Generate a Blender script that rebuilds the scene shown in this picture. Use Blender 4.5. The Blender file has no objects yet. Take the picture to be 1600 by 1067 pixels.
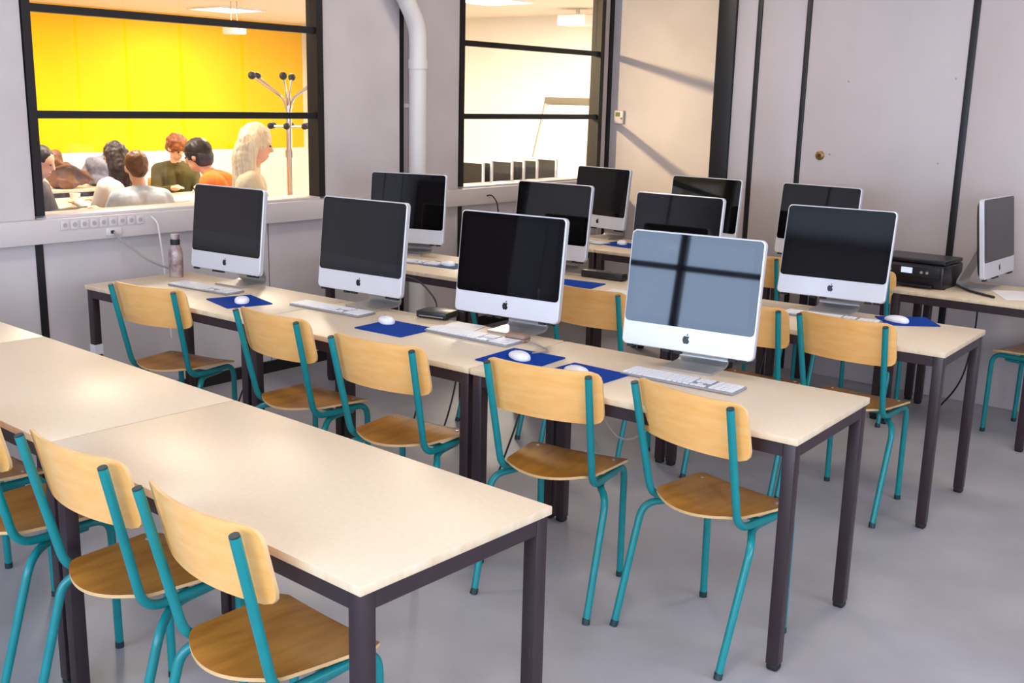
import bpy, bmesh, math, random
from mathutils import Vector, Matrix, noise

random.seed(7)
S = bpy.context.scene
C = S.collection
PI = math.pi

# ------------------------------------------------------------------ camera
F_PX, YAW, PITCH, ROLL = 1666.97721, -0.68005, 0.22303, 0.0233
CAM = Vector((1.20318, -2.81076, 1.68782))
fw = Vector((math.sin(YAW) * math.cos(PITCH), math.cos(YAW) * math.cos(PITCH), -math.sin(PITCH)))
rt = Vector((math.cos(YAW), -math.sin(YAW), 0))
up = rt.cross(fw)
r2 = rt * math.cos(ROLL) + up * math.sin(ROLL)
u2 = -rt * math.sin(ROLL) + up * math.cos(ROLL)
cd = bpy.data.cameras.new('camera')
cam = bpy.data.objects.new('camera', cd); C.objects.link(cam)
cam.matrix_world = Matrix(((r2.x, u2.x, -fw.x, CAM.x), (r2.y, u2.y, -fw.y, CAM.y), (r2.z, u2.z, -fw.z, CAM.z), (0, 0, 0, 1)))
cd.sensor_width = 36; cd.lens = F_PX / 1600 * 36; cd.clip_start = 0.05; cd.clip_end = 100
S.camera = cam

# ------------------------------------------------------------------ world, exposure, window daylight
S.view_settings.view_transform = 'Standard'
S.view_settings.look = 'None'
S.view_settings.exposure = -0.05
S.view_settings.gamma = 1.0
S.view_settings.use_curve_mapping = False
w = bpy.data.worlds.new('sky'); S.world = w; w.use_nodes = True
w.node_tree.nodes['Background'].inputs[0].default_value = (0.62, 0.76, 1.0, 1)
w.node_tree.nodes['Background'].inputs[1].default_value = 2.0

def area(name, loc, rot, sx, sy, power, col, spread=PI):
    d = bpy.data.lights.new(name, 'AREA'); d.shape = 'RECTANGLE'; d.size = sx; d.size_y = sy
    d.energy = power; d.color = col; d.spread = spread
    o = bpy.data.objects.new(name, d); C.objects.link(o); o.location = loc; o.rotation_euler = rot
    return o

DAY = (0.76, 0.87, 1.0)
YF = -4.9      # front (street side) wall, behind the camera
XR = 3.4       # right wall
# daylight through the street windows (y = YF) and the right-hand windows (x = XR)
for (xa, xb, dc) in ((-3.0, -1.2, (0.50, 0.68, 1.0)), (-0.9, 0.9, DAY), (1.2, 3.0, DAY)):
    area('window_daylight', ((xa + xb) / 2, YF - 0.16, 1.62), (PI / 2, 0, 0), xb - xa, 1.75, 90, dc)
for (ya, yb) in ((-3.6, -1.4), (-0.9, 1.3)):
    area('window_daylight', (XR + 0.16, (ya + yb) / 2, 1.62), (PI / 2, 0, PI / 2), yb - ya, 1.75, 85, (0.72, 0.79, 1.0))

# ------------------------------------------------------------------ materials
def srgb(r, g, b):
    f = lambda c: (c / 255 / 12.92) if c / 255 <= 0.04045 else ((c / 255 + 0.055) / 1.055) ** 2.4
    return (f(r), f(g), f(b), 1)

def mat(name, col, rough=0.5, metal=0.0, spec=0.5, var=0.0, scale=8.0, stretch=(1, 1, 1), bump=0.0, bscale=60.0, coat=0.0, col2=None, detail=4.0):
    m = bpy.data.materials.new(name); m.use_nodes = True
    nt = m.node_tree; b = nt.nodes['Principled BSDF']
    b.inputs['Base Color'].default_value = col
    b.inputs['Roughness'].default_value = rough
    b.inputs['Metallic'].default_value = metal
    b.inputs['Specular IOR Level'].default_value = spec
    b.inputs['Coat Weight'].default_value = coat
    if var > 0 or bump > 0:
        tc = nt.nodes.new('ShaderNodeTexCoord'); mp = nt.nodes.new('ShaderNodeMapping')
        mp.inputs['Scale'].default_value = stretch
        nt.links.new(tc.outputs['Object'], mp.inputs[0])
    if var > 0:
        n = nt.nodes.new('ShaderNodeTexNoise'); n.inputs['Scale'].default_value = scale; n.inputs['Detail'].default_value = detail
        nt.links.new(mp.outputs[0], n.inputs['Vector'])
        r = nt.nodes.new('ShaderNodeValToRGB')
        c2 = col2 or tuple(max(0, c * (1 - var)) for c in col[:3]) + (1,)
        r.color_ramp.elements[0].color = c2; r.color_ramp.elements[1].color = col
        r.color_ramp.elements[0].position = 0.3; r.color_ramp.elements[1].position = 0.65
        nt.links.new(n.outputs['Fac'], r.inputs[0]); nt.links.new(r.outputs[0], b.inputs['Base Color'])
    if bump > 0:
        n2 = nt.nodes.new('ShaderNodeTexNoise'); n2.inputs['Scale'].default_value = bscale
        nt.links.new(mp.outputs[0], n2.inputs['Vector'])
        bp = nt.nodes.new('ShaderNodeBump'); bp.inputs['Strength'].default_value = bump; bp.inputs['Distance'].default_value = 0.01
        nt.links.new(n2.outputs['Fac'], bp.inputs['Height']); nt.links.new(bp.outputs[0], b.inputs['Normal'])
    return m

def emit(name, col, strength):
    m = bpy.data.materials.new(name); m.use_nodes = True; nt = m.node_tree
    b = nt.nodes['Principled BSDF']; b.inputs['Base Color'].default_value = (0.9, 0.9, 0.9, 1)
    b.inputs['Emission Color'].default_value = col; b.inputs['Emission Strength'].default_value = strength
    return m

def pane_mat(name, tint=(1, 1, 1, 1)):
    m = bpy.data.materials.new(name); m.use_nodes = True; nt = m.node_tree; nt.nodes.clear()
    o = nt.nodes.new('ShaderNodeOutputMaterial'); mx = nt.nodes.new('ShaderNodeMixShader')
    t = nt.nodes.new('ShaderNodeBsdfTransparent'); t.inputs[0].default_value = tint
    g = nt.nodes.new('ShaderNodeBsdfGlossy'); g.inputs['Roughness'].default_value = 0.02; g.inputs['Color'].default_value = (0.9, 0.9, 0.9, 1)
    lw = nt.nodes.new('ShaderNodeLayerWeight'); lw.inputs['Blend'].default_value = 0.5
    p = nt.nodes.new('ShaderNodeMath'); p.operation = 'POWER'; p.inputs[1].default_value = 5.0
    f = nt.nodes.new('ShaderNodeMath'); f.operation = 'MULTIPLY_ADD'; f.inputs[1].default_value = 0.7; f.inputs[2].default_value = 0.035
    nt.links.new(lw.outputs['Facing'], p.inputs[0]); nt.links.new(p.outputs[0], f.inputs[0])
    nt.links.new(f.outputs[0], mx.inputs[0]); nt.links.new(t.outputs[0], mx.inputs[1]); nt.links.new(g.outputs[0], mx.inputs[2])
    nt.links.new(mx.outputs[0], o.inputs[0])
    return m

M = {}
M['panel'] = mat('grey_wall_panel', srgb(203, 194, 193), 0.55, var=0.06, scale=2.5, bump=0.04, bscale=25, col2=srgb(193, 184, 183))
M['partition'] = mat('grey_partition_panel', srgb(198, 188, 188), 0.5, var=0.06, scale=2.0, stretch=(1, 1, 0.6), bump=0.03, bscale=30, col2=srgb(188, 178, 177))
M['black'] = mat('black_metal_trim', srgb(16, 14, 17), 0.45)
M['frame_black'] = mat('black_window_frame', srgb(18, 14, 14), 0.45)
M['trunking'] = mat('pale_grey_trunking', srgb(206, 196, 194), 0.45)
M['socket'] = mat('white_socket', srgb(212, 204, 203), 0.4)
M['kbd_base'] = mat('keyboard_aluminium', srgb(158, 158, 162), 0.4, metal=0.4)
M['hole'] = mat('dark_hole', srgb(40, 38, 40), 0.6)
M['socket_in'] = mat('grey_socket_well', srgb(172, 166, 168), 0.6)
M['floor'] = mat('grey_vinyl_floor', srgb(171, 169, 174), 0.42, var=0.14, scale=2.2, bump=0.02, bscale=120, col2=srgb(151, 148, 151), detail=9)
M['ceiling'] = mat('white_ceiling', srgb(225, 224, 222), 0.8, var=0.03, scale=4)
M['warm_ceiling'] = mat('cream_ceiling', srgb(235, 222, 205), 0.8, var=0.03, scale=4)
M['white_wall'] = mat('white_paint', srgb(240, 236, 228), 0.7, var=0.03, scale=3)
M['yellow'] = mat('yellow_paint', (0.95, 0.55, 0.0, 1), 0.9, var=0.02, scale=3, spec=0.05)
M['laminate'] = mat('beige_laminate', srgb(224, 205, 180), 0.38, var=0.02, scale=60, col2=srgb(219, 200, 174), spec=0.45)
M['edge'] = mat('worn_beige_edge', srgb(228, 208, 178), 0.5, var=0.25, scale=25, stretch=(1, 1, 0.3), col2=srgb(214, 188, 150))
M['brown'] = mat('dark_brown_steel', srgb(50, 35, 39), 0.38, var=0.1, scale=12)
M['cap'] = mat('black_rubber', srgb(22, 20, 22), 0.6)
M['teal'] = mat('teal_paint', (0.003, 0.235, 0.245, 1), 0.3, var=0.12, scale=20, spec=0.5)
M['teal_cap'] = mat('dark_teal_cap', srgb(20, 50, 55), 0.5)
M['ply_back'] = mat('pale_plywood', srgb(254, 194, 118), 0.34, var=0.2, scale=9, stretch=(1, 1, 5), col2=srgb(248, 178, 94), coat=0.35)
M['ply_seat'] = mat('worn_plywood', srgb(184, 126, 46), 0.4, var=0.3, scale=6, stretch=(5, 1, 1), col2=srgb(156, 98, 26), coat=0.15)
M['ply_edge'] = mat('plywood_edge', srgb(228, 188, 134), 0.5, var=0.1, scale=12, col2=srgb(216, 172, 116))
M['alu'] = mat('silver_aluminium', srgb(214, 214, 219), 0.4, metal=0.3)
M['alu_dark'] = mat('grey_aluminium', srgb(188, 186, 184), 0.35, metal=0.7)
M['glass'] = mat('black_screen_glass', (0.0015, 0.0015, 0.002, 1), 0.03, spec=0.48)
M['lcd'] = mat('dark_screen', (0.003, 0.0028, 0.0035, 1), 0.03, spec=0.5)
M['shell'] = mat('black_plastic_shell', srgb(22, 22, 24), 0.45)
M['logo'] = mat('black_logo', srgb(18, 18, 20), 0.3)
M['white_plastic'] = mat('white_plastic', srgb(238, 238, 242), 0.3, coat=0.2)
M['key'] = mat('white_keys', srgb(236, 236, 240), 0.45)
M['pad'] = mat('blue_mouse_pad', srgb(0, 58, 150), 0.85, var=0.1, scale=40, spec=0.15)
M['pad_teal'] = mat('teal_blue_mouse_pad', srgb(28, 82, 120), 0.75, var=0.1, scale=40)
M['black_box'] = mat('black_plastic', srgb(26, 26, 30), 0.35, var=0.1, scale=20)
M['printer'] = mat('black_printer_plastic', srgb(20, 18, 26), 0.3)
M['cable'] = mat('black_cable', srgb(22, 22, 24), 0.5)
M['cable_grey'] = mat('grey_cable', srgb(150, 140, 140), 0.5)
M['cable_white'] = mat('white_cable', srgb(225, 222, 220), 0.5)
M['paper'] = mat('white_paper', srgb(245, 243, 240), 0.7)
M['pipe'] = mat('off_white_pipe', srgb(222, 216, 212), 0.4, var=0.04, scale=5)
M['brass'] = mat('aged_brass', srgb(150, 118, 60), 0.4, metal=0.8)
M['chrome'] = mat('chrome', srgb(215, 210, 205), 0.18, metal=1.0)
M['pane'] = pane_mat('clear_glass')
M['tape'] = mat('white_tape', srgb(232, 230, 228), 0.6)
M['bottle'] = mat('printed_bottle', srgb(196, 178, 172), 0.3, var=0.5, scale=22, col2=srgb(96, 70, 84), metal=0.2)
M['lampglow'] = emit('lamp_diffuser', (1.0, 0.93, 0.80, 1), 6.0)
M['lampglow_day'] = emit('lamp_diffuser_white', (1.0, 0.97, 0.93, 1), 3.0)
M['skin'] = mat('skin', srgb(232, 178, 146), 0.5)
M['skin_pink'] = mat('skin_pink', srgb(238, 182, 158), 0.5)
M['eye'] = mat('eye', srgb(40, 30, 26), 0.3)
M['lip'] = mat('lip', srgb(190, 100, 90), 0.5)
M['hair_dark'] = mat('dark_brown_hair', srgb(46, 28, 26), 0.5, var=0.4, scale=30, stretch=(3, 3, 0.6))
M['hair_black'] = mat('black_hair', srgb(34, 22, 22), 0.5, var=0.4, scale=30)
M['hair_brown'] = mat('brown_hair', srgb(120, 74, 34), 0.5, var=0.5, scale=18, col2=srgb(60, 36, 22))
M['hair_red'] = mat('auburn_hair', srgb(160, 92, 46), 0.6, var=0.5, scale=40, col2=srgb(100, 50, 26))
M['hair_blond'] = mat('pale_blond_hair', srgb(238, 226, 202), 0.5, var=0.25, scale=20, stretch=(4, 4, 0.4), col2=srgb(208, 190, 160))
M['cl_blue'] = mat('pale_blue_sweater', srgb(200, 212, 226), 0.85, var=0.08, scale=12)
M['cl_white'] = mat('white_shirt', srgb(236, 228, 224), 0.85, var=0.06, scale=12)
M['cl_orange'] = mat('orange_sweater', srgb(240, 120, 20), 0.85, var=0.15, scale=8)
M['cl_olive'] = mat('olive_top', srgb(92, 82, 40), 0.85, var=0.3, scale=14)
M['cl_cream'] = mat('cream_cardigan', srgb(232, 218, 190), 0.85, var=0.1, scale=12)
M['cl_grey'] = mat('dark_grey_jacket', srgb(92, 82, 84), 0.85, var=0.2, scale=12)
M['denim'] = mat('denim', srgb(52, 62, 92), 0.85, var=0.2, scale=14)
M['shoe'] = mat('dark_shoe', srgb(34, 32, 34), 0.5)
M['bag'] = mat('brown_leather', srgb(128, 82, 44), 0.6, var=0.5, scale=9)
M['jacket'] = mat('grey_blue_cloth', srgb(150, 150, 168), 0.85, var=0.4, scale=10, col2=srgb(84, 84, 108))
M['food'] = mat('pastry', srgb(206, 160, 92), 0.7, var=0.4, scale=40)
M['curtain'] = mat('brown_curtain', srgb(128, 112, 78), 0.8, var=0.2, scale=8)
M['added_cabinet'] = mat('grey_brown_added_cabinet', srgb(122, 108, 108), 0.6, var=0.08, scale=5)
M['display'] = mat('green_lcd', srgb(110, 118, 60), 0.3)
M['pdisplay'] = emit('printer_display', (0.2, 0.45, 1.0, 1), 0.5)

# ------------------------------------------------------------------ mesh helpers
def obj(name, bm, m, parent=None, smooth=True, loc=None, angle=0.6):
    me = bpy.data.meshes.new(name); bm.normal_update()
    if smooth:
        for f in bm.faces: f.smooth = True
        for e in bm.edges:
            e.smooth = not (len(e.link_faces) == 2 and e.calc_face_angle(0) > angle)
    bm.to_mesh(me); bm.free()
    for x in (m if isinstance(m, (list, tuple)) else [m]): me.materials.append(x)
    o = bpy.data.objects.new(name, me); C.objects.link(o)
    if parent: o.parent = parent
    if loc: o.location = loc
    return o

def empty(name, loc=(0, 0, 0), rz=0):
    o = bpy.data.objects.new(name, None); C.objects.link(o); o.location = loc; o.rotation_euler = (0, 0, rz)
    o.empty_display_size = 0.05
    return o

def tag(o, label, cat=None, group=None, kind=None):
    o['label'] = label
    if cat: o['category'] = cat
    if group: o['group'] = group
    if kind: o['kind'] = kind
    return o

def struct(o, label=None):
    o['kind'] = 'structure'
    if label: o['label'] = label
    return o

def box(bm, x0, x1, y0, y1, z0, z1, bev=0.0, seg=2, mi=0):
    r = bmesh.ops.create_cube(bm, size=1)
    vs = r['verts']
    for v in vs:
        v.co = Vector((x0 + (v.co.x + .5) * (x1 - x0), y0 + (v.co.y + .5) * (y1 - y0), z0 + (v.co.z + .5) * (z1 - z0)))
    es = set(e for v in vs for e in v.link_edges)
    for f in set(f for v in vs for f in v.link_faces): f.material_index = mi
    if bev > 0:
        bmesh.ops.bevel(bm, geom=list(es), offset=bev, segments=seg, affect='EDGES', profile=0.5)
    return bm

def B(*a, **k):
    return box(bmesh.new(), *a, **k)

def fillet(pts, r, n=5):
    pts = [Vector(p) for p in pts]; out = [pts[0]]
    for i in range(1, len(pts) - 1):
        p = pts[i]; a = (pts[i - 1] - p); b = (pts[i + 1] - p)
        rr = min(r, a.length * 0.49, b.length * 0.49)
        A = p + a.normalized() * rr; Bp = p + b.normalized() * rr
        for k in range(n + 1):
            t = k / n
            out.append(A * (1 - t) ** 2 + p * 2 * t * (1 - t) + Bp * t * t)
    out.append(pts[-1]); return out

def tube(bm, pts, r, n=10, fr=0.0, fn=5, cap=True, rads=None, mi=0):
    P = fillet(pts, fr, fn) if fr > 0 else [Vector(p) for p in pts]
    rings = []; ref = None
    for i, p in enumerate(P):
        t = (P[min(i + 1, len(P) - 1)] - P[max(i - 1, 0)]).normalized()
        if ref is None:
            ref = t.orthogonal().normalized()
        ref = (ref - t * ref.dot(t)).normalized()
        s = t.cross(ref)
        rr = rads[i] if rads else r
        rings.append([bm.verts.new(p + (ref * math.cos(2 * PI * k / n) + s * math.sin(2 * PI * k / n)) * rr) for k in range(n)])
    for a, b in zip(rings, rings[1:]):
        for k in range(n):
            f = bm.faces.new((a[k], a[(k + 1) % n], b[(k + 1) % n], b[k])); f.material_index = mi
    if cap:
        f = bm.faces.new(list(reversed(rings[0]))); f.material_index = mi
        f = bm.faces.new(rings[-1]); f.material_index = mi
    return bm

def T(*a, **k):
    return tube(bmesh.new(), *a, **k)

def lathe(bm, prof, n=20, mi=0):
    rings = []
    for r, z in prof:
        if r < 1e-6: rings.append([bm.verts.new((0, 0, z))])
        else: rings.append([bm.verts.new((r * math.cos(2 * PI * k / n), r * math.sin(2 * PI * k / n), z)) for k in range(n)])
    for a, b in zip(rings, rings[1:]):
        for k in range(n):
            if len(a) == 1 and len(b) == 1: continue
            if len(a) == 1: f = bm.faces.new((a[0], b[(k + 1) % n], b[k]))
            elif len(b) == 1: f = bm.faces.new((a[k], a[(k + 1) % n], b[0]))
            else: f = bm.faces.new((a[k], a[(k + 1) % n], b[(k + 1) % n], b[k]))
            f.material_index = mi
    bmesh.ops.recalc_face_normals(bm, faces=bm.faces[:])
    return bm

def rrect(w, h, r, n=5, cx=0, cy=0):
    """outline of a rounded rectangle, counter-clockwise"""
    out = []
    for (sx, sy, a0) in ((1, 1, 0), (-1, 1, PI / 2), (-1, -1, PI), (1, -1, 1.5 * PI)):
        for k in range(n + 1):
            a = a0 + PI / 2 * k / n
            out.append((cx + sx * (w / 2 - r) + r * math.cos(a), cy + sy * (h / 2 - r) + r * math.sin(a)))
    return out

def prism(bm, outline, fn, d0, d1, bev=0.0, mi=0):
    """outline (u,v) swept from depth d0 to d1; fn(u,v,d) -> point"""
    n = len(outline)
    def ring(d, inset):
        if inset:
            cu = sum(p[0] for p in outline) / n; cv = sum(p[1] for p in outline) / n
            us = [p[0] for p in outline]; vs = [p[1] for p in outline]
            su = 1 - 2 * inset / (max(us) - min(us)); sv = 1 - 2 * inset / (max(vs) - min(vs))
            return [bm.verts.new(fn(cu + (p[0] - cu) * su, cv + (p[1] - cv) * sv, d)) for p in outline]
        return [bm.verts.new(fn(p[0], p[1], d)) for p in outline]
    sg = 1 if d1 > d0 else -1
    rings = [ring(d0, bev), ring(d0 + sg * bev, 0), ring(d1 - sg * bev, 0), ring(d1, bev)] if bev else [ring(d0, 0), ring(d1, 0)]
    fs = []
    for a, b in zip(rings, rings[1:]):
        for k in range(n): fs.append(bm.faces.new((a[k], a[(k + 1) % n], b[(k + 1) % n], b[k])))
    fs.append(bm.faces.new(list(reversed(rings[0])))); fs.append(bm.faces.new(rings[-1]))
    for f in fs: f.material_index = mi
    bmesh.ops.recalc_face_normals(bm, faces=fs)
    return bm

def copy_tree(o, parent=None):
    c = o.copy(); C.objects.link(c); c.parent = parent
    for ch in list(o.children):
        copy_tree(ch, c)
    return c

# ------------------------------------------------------------------ the setting
CEIL = 2.95
YB = 3.63      # grey sliding partition
YA = 4.86      # end of the recess behind it
XL = -4.0
WT = 0.08      # thickness of the glazed wall

def slab(name, label, m, *b):
    o = obj(name, B(*b), m, smooth=False); return struct(o, label)

slab('floor', 'grey vinyl floor of the computer room', M['floor'], XL - WT, XR + 0.3, YF - 0.3, YA + 0.1, -0.1, 0.0)
slab('ceiling', 'white ceiling of the computer room', M['ceiling'], XL, XR + 0.3, YF - 0.3, YA + 0.1, CEIL, CEIL + 0.1)

# glazed wall on the left: separate panels around the two windows, black joints between them
wl = struct(obj('wall_left', B(XL - WT, XL - 0.012, YF - 0.2, YF - 0.15, 0, CEIL), M['black'], smooth=False), 'pale grey panelled wall with two black framed inner windows')
W1 = (-0.178, 1.70); W2 = (2.965, 4.735); ZS, ZT = 1.065, 2.62
def lpanel(y0, y1, z0, z1):
    return obj('wall_panel', B(XL - WT, XL, y0 + 0.004, y1 - 0.004, z0, z1, bev=0.002, seg=1), M['panel'], wl, smooth=False)
JY = 0.03      # width of the black joints
joints_full = [2.39]
for a, b in ((YF - 0.15, -2.4), (-2.37, -1.275), (-1.245, W1[0])): lpanel(a, b, 0, CEIL)
lpanel(W1[0], W1[1], ZT, CEIL); lpanel(W2[0], W2[1], ZT, CEIL)
for a, b in ((W1[0], 1.255), (1.255, W1[1])): lpanel(a, b, 0, ZS - 0.01)
lpanel(W1[1], 2.375, 0, CEIL); lpanel(2.405, W2[0], 0, CEIL)
lpanel(W2[0] + 0.03, W2[1], 0, ZS - 0.01); lpanel(W2[1], YA, 0, CEIL)
for (y, z0, z1) in ((-2.385, 0, CEIL), (-1.26, 0, CEIL), (2.39, 0, CEIL)):
    obj('joint_strip', B(XL - WT, XL + 0.004, y - 0.015, y + 0.015, z0, z1), M['black'], wl, smooth=False)
for (y, z0, z1) in ((-0.175, 0, 0.925), (2.98, 0, 0.925)):
    obj('joint_strip', B(XL, XL + 0.006, y - 0.02, y + 0.02, z0, z1), M['black'], wl, smooth=False)

def inner_window(name, label, y0, y1, wide_right=False):
    o = struct(obj(name, B(XL - WT - 0.005, XL + 0.012, y0, y0 + 0.042, ZS, ZT), M['frame_black'], smooth=False), label)
    e = 0.05
    obj('frame_upright', B(XL - WT - 0.005, XL + 0.012, y1 - e, y1, ZS, ZT), M['frame_black'], o, smooth=False)
    for z in (1.562, 2.07, ZT - 0.02):
        obj('frame_bar', B(XL - 0.055, XL - 0.005, y0 + 0.042, y1 - e, z - 0.019, z + 0.019), M['frame_black'], o, smooth=False)
    obj('window_sill', B(XL - WT - 0.10, XL + 0.02, y0 + 0.042, y1 - e, ZS - 0.02, ZS, bev=0.004), M['trunking'], o)
    for z0, z1 in ((ZS, 1.542), (1.582, 2.05), (2.09, ZT - 0.04)):
        obj('pane', B(XL - 0.045, XL - 0.040, y0 + 0.042, y1 - e, z0, z1), M['pane'], o, smooth=False)
    return o
inner_window('window_1', 'wide black framed inner window looking into the bright room with the yellow wall', *W1)
inner_window('window_2', 'narrower black framed inner window near the corner, showing a white wall', *W2)
# pale strip and black corner trim beside window 2
obj('corner_strip', B(XL, XL + 0.008, 4.745, 4.80, 0, CEIL), M['trunking'], wl, smooth=False)
obj('joint_strip', B(XL, XL + 0.014, 4.81, YA, 0, CEIL), M['black'], wl, smooth=False)

bb = struct(obj('baseboard_left', B(XL, XL + 0.012, YF, YA, 0, 0.075, bev=0.003, seg=1), M['black'], smooth=False), 'black baseboard along the left wall')

# recess end wall
wa = slab('wall_recess', 'pale end wall of the recess, lit warm through the corner window', M['panel'], XL, -0.6, YA, YA + 0.08, 0, CEIL)
slab('wall_recess_side', 'plain side wall of the recess behind the partition', M['panel'], -0.7, -0.6, YB + 0.12, YA, 0, CEIL)

# sliding partition: dark end post, panels and black seals, each its own piece
PX0, PX1 = -2.335, -2.205
wb = struct(obj('wall_back', B(PX1, XR + 0.1, YB + 0.04, YB + 0.12, 0, CEIL), M['black'], smooth=False), 'grey panelled sliding partition with black seals')
obj('end_post', B(PX0, PX1, YB - 0.02, YB + 0.13, 0, CEIL, bev=0.004), M['black'], wb)
seals = [PX1, -2.046, -1.716, -0.728, 0.262, 1.252, 2.242, XR]
for a, b in zip(seals, seals[1:]):
    obj('panel', B(a + (0.016 if a != PX1 else 0), b - 0.016, YB, YB + 0.05, 0.0, CEIL, bev=0.004), M['partition'], wb)
for a in seals[1:-1]:
    hw = 0.016 if a < -1 else 0.02
    obj('seal', B(a - hw, a + hw, YB - 0.006, YB + 0.045, 0.0, CEIL, bev=0.003), M['black'], wb)
for x, z in ((-1.43, 1.84), (-0.80, 1.86), (-0.85, 1.38), (-1.51, 1.40)):
    obj('screw_head', T([(x, YB + .001, z), (x, YB - .002, z)], 0.0055, 10), M['cable_grey'], wb)
lk = empty('lock_plate', (-1.572, YB, 1.391))
tag(lk, 'small round brass lock in the grey partition', 'lock')
bm = lathe(bmesh.new(), [(0, 0), (0.028, 0), (0.028, 0.006), (0.022, 0.010), (0, 0.010)], 24); bmesh.ops.rotate(bm, verts=bm.verts[:], cent=(0, 0, 0), matrix=Matrix.Rotation(PI / 2, 3, 'X'))
obj('rose', bm, M['brass'], lk)
bm = lathe(bmesh.new(), [(0, 0.010), (0.011, 0.010), (0.011, 0.016), (0, 0.016)], 16); bmesh.ops.rotate(bm, verts=bm.verts[:], cent=(0, 0, 0), matrix=Matrix.Rotation(PI / 2, 3, 'X'))
obj('keyhole_barrel', bm, M['hole'], lk)

# front and right walls (behind and beside the camera) with street windows
wf = struct(obj('wall_front', B(XL, XR + 0.3, YF - 0.12, YF, 0, 0.72), M['panel'], smooth=False), 'street side wall with large windows behind the camera')
obj('wall_head', B(XL, XR + 0.3, YF - 0.12, YF, 2.52, CEIL), M['panel'], wf, smooth=False)
for a, b in ((XL, -3.0), (-1.2, -0.9), (0.9, 1.2), (3.0, XR + 0.3)):
    obj('wall_pier', B(a, b, YF - 0.12, YF, 0.72, 2.52), M['panel'], wf, smooth=False)
wr = struct(obj('wall_right', B(XR, XR + 0.12, YF, YB + 0.04, 0, 0.72), M['panel'], smooth=False), 'right hand wall with windows, outside the view')
obj('wall_head', B(XR, XR + 0.12, YF, YB + 0.04, 2.52, CEIL), M['panel'], wr, smooth=False)
for a, b in ((YF, -3.6), (-1.4, -0.9), (1.3, YB + 0.04)):
    obj('wall_pier', B(XR, XR + 0.12, a, b, 0.72, 2.52), M['panel'], wr, smooth=False)
def street_window(i, a, b, axis):
    def bx(u0, u1, d0, d1, z0, z1):
        return B(u0, u1, YF + d0, YF + d1, z0, z1) if axis == 'x' else B(XR - d1, XR - d0, u0, u1, z0, z1)
    o = struct(obj('window_%d' % i, bx(a, a + 0.05, -0.10, 0.0, 0.72, 2.52), M['frame_black'], smooth=False), 'black framed street window')
    obj('frame_upright', bx(b - 0.05, b, -0.10, 0.0, 0.72, 2.52), M['frame_black'], o, smooth=False)
    mid = a + (b - a) * 0.4
    obj('frame_upright', bx(mid - 0.03, mid + 0.03, -0.10, 0.0, 0.72, 2.52), M['frame_black'], o, smooth=False)
    for z in (0.745, 1.5, 2.495):
        obj('frame_bar', bx(a + 0.05, b - 0.05, -0.09, -0.01, z - 0.025, z + 0.025), M['frame_black'], o, smooth=False)
    for u0, u1 in ((a + 0.05, mid - 0.03), (mid + 0.03, b - 0.05)):
        for z0, z1 in ((0.77, 1.475), (1.525, 2.47)):
            obj('pane', bx(u0, u1, -0.055, -0.05, z0, z1), M['pane'], o, smooth=False)
for i, (a, b) in enumerate(((-3.0, -1.2), (-0.9, 0.9), (1.2, 3.0))): street_window(3 + i, a, b, 'x')
for i, (a, b) in enumerate(((-3.6, -1.4), (-0.9, 1.3))): street_window(6 + i, a, b, 'y')

# the bright room behind the glazed wall
X2, Y2a, Y2b, C2 = -10.2, -1.5, 6.75, 2.58
slab('floor_next_room', 'floor of the bright room behind the glass', M['floor'], X2 - 0.1, XL - WT, Y2a - 0.1, Y2b + 0.1, -0.1, 0.0)
slab('ceiling_next_room', 'cream ceiling of the bright room behind the glass', M['warm_ceiling'], X2 - 0.1, XL - WT, Y2a - 0.1, Y2b + 0.1, C2, C2 + 0.1)
wy = slab('wall_far', 'white wall with a big yellow painted field in the next room', M['white_wall'], X2 - 0.1, X2, Y2a - 0.1, Y2b + 0.1, 0, C2)
obj('yellow_field', B(X2, X2 + 0.006, Y2a, Y2b - 0.02, 1.0, C2), M['yellow'], wy, smooth=False)
slab('wall_side', 'white side wall of the next room', M['white_wall'], X2, XL - WT, Y2b, Y2b + 0.1, 0, C2)
slab('wall_side_near', 'white near side wall of the next room', M['white_wall'], X2, XL - WT, Y2a - 0.1, Y2a, 0, C2)
slab('wall_glazed_extension', 'glazed wall carried on past the corner in the next room', M['white_wall'], XL - WT, XL, YA + 0.08, Y2b + 0.1, 0, C2 + 0.1)

# ------------------------------------------------------------------ ceiling lamps
def ceiling_panel(loc, size, label, power, col, glow, lsize=None, group=None):
    o = empty('ceiling_light', loc); tag(o, label, 'lamp', group)
    s = size / 2
    bm = bmesh.new()
    for (a, b, c, d) in ((-s, s, -s, -s + .025), (-s, s, s - .025, s), (-s, -s + .025, -s + .025, s - .025), (s - .025, s, -s + .025, s - .025)):
        box(bm, a, b, c, d, -0.02, 0)
    obj('frame', bm, M['white_plastic'], o, smooth=False)
    obj('diffuser', B(-s + .025, s - .025, -s + .025, s - .025, -0.012, -0.004), glow, o, smooth=False)
    d = bpy.data.lights.new('lamp_light', 'AREA'); d.shape = 'SQUARE'; d.size = lsize or size * 0.9; d.energy = power; d.color = col
    l = bpy.data.objects.new('lamp_light', d); C.objects.link(l); l.parent = o; l.location = (0, 0, -0.03)
    return o
WARM = (1.0, 0.88, 0.70)
ceiling_panel((-5.5, 5.05, C2), 0.6, 'square ceiling lamp seen through the corner window', 105, WARM, M['lampglow'])

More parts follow.
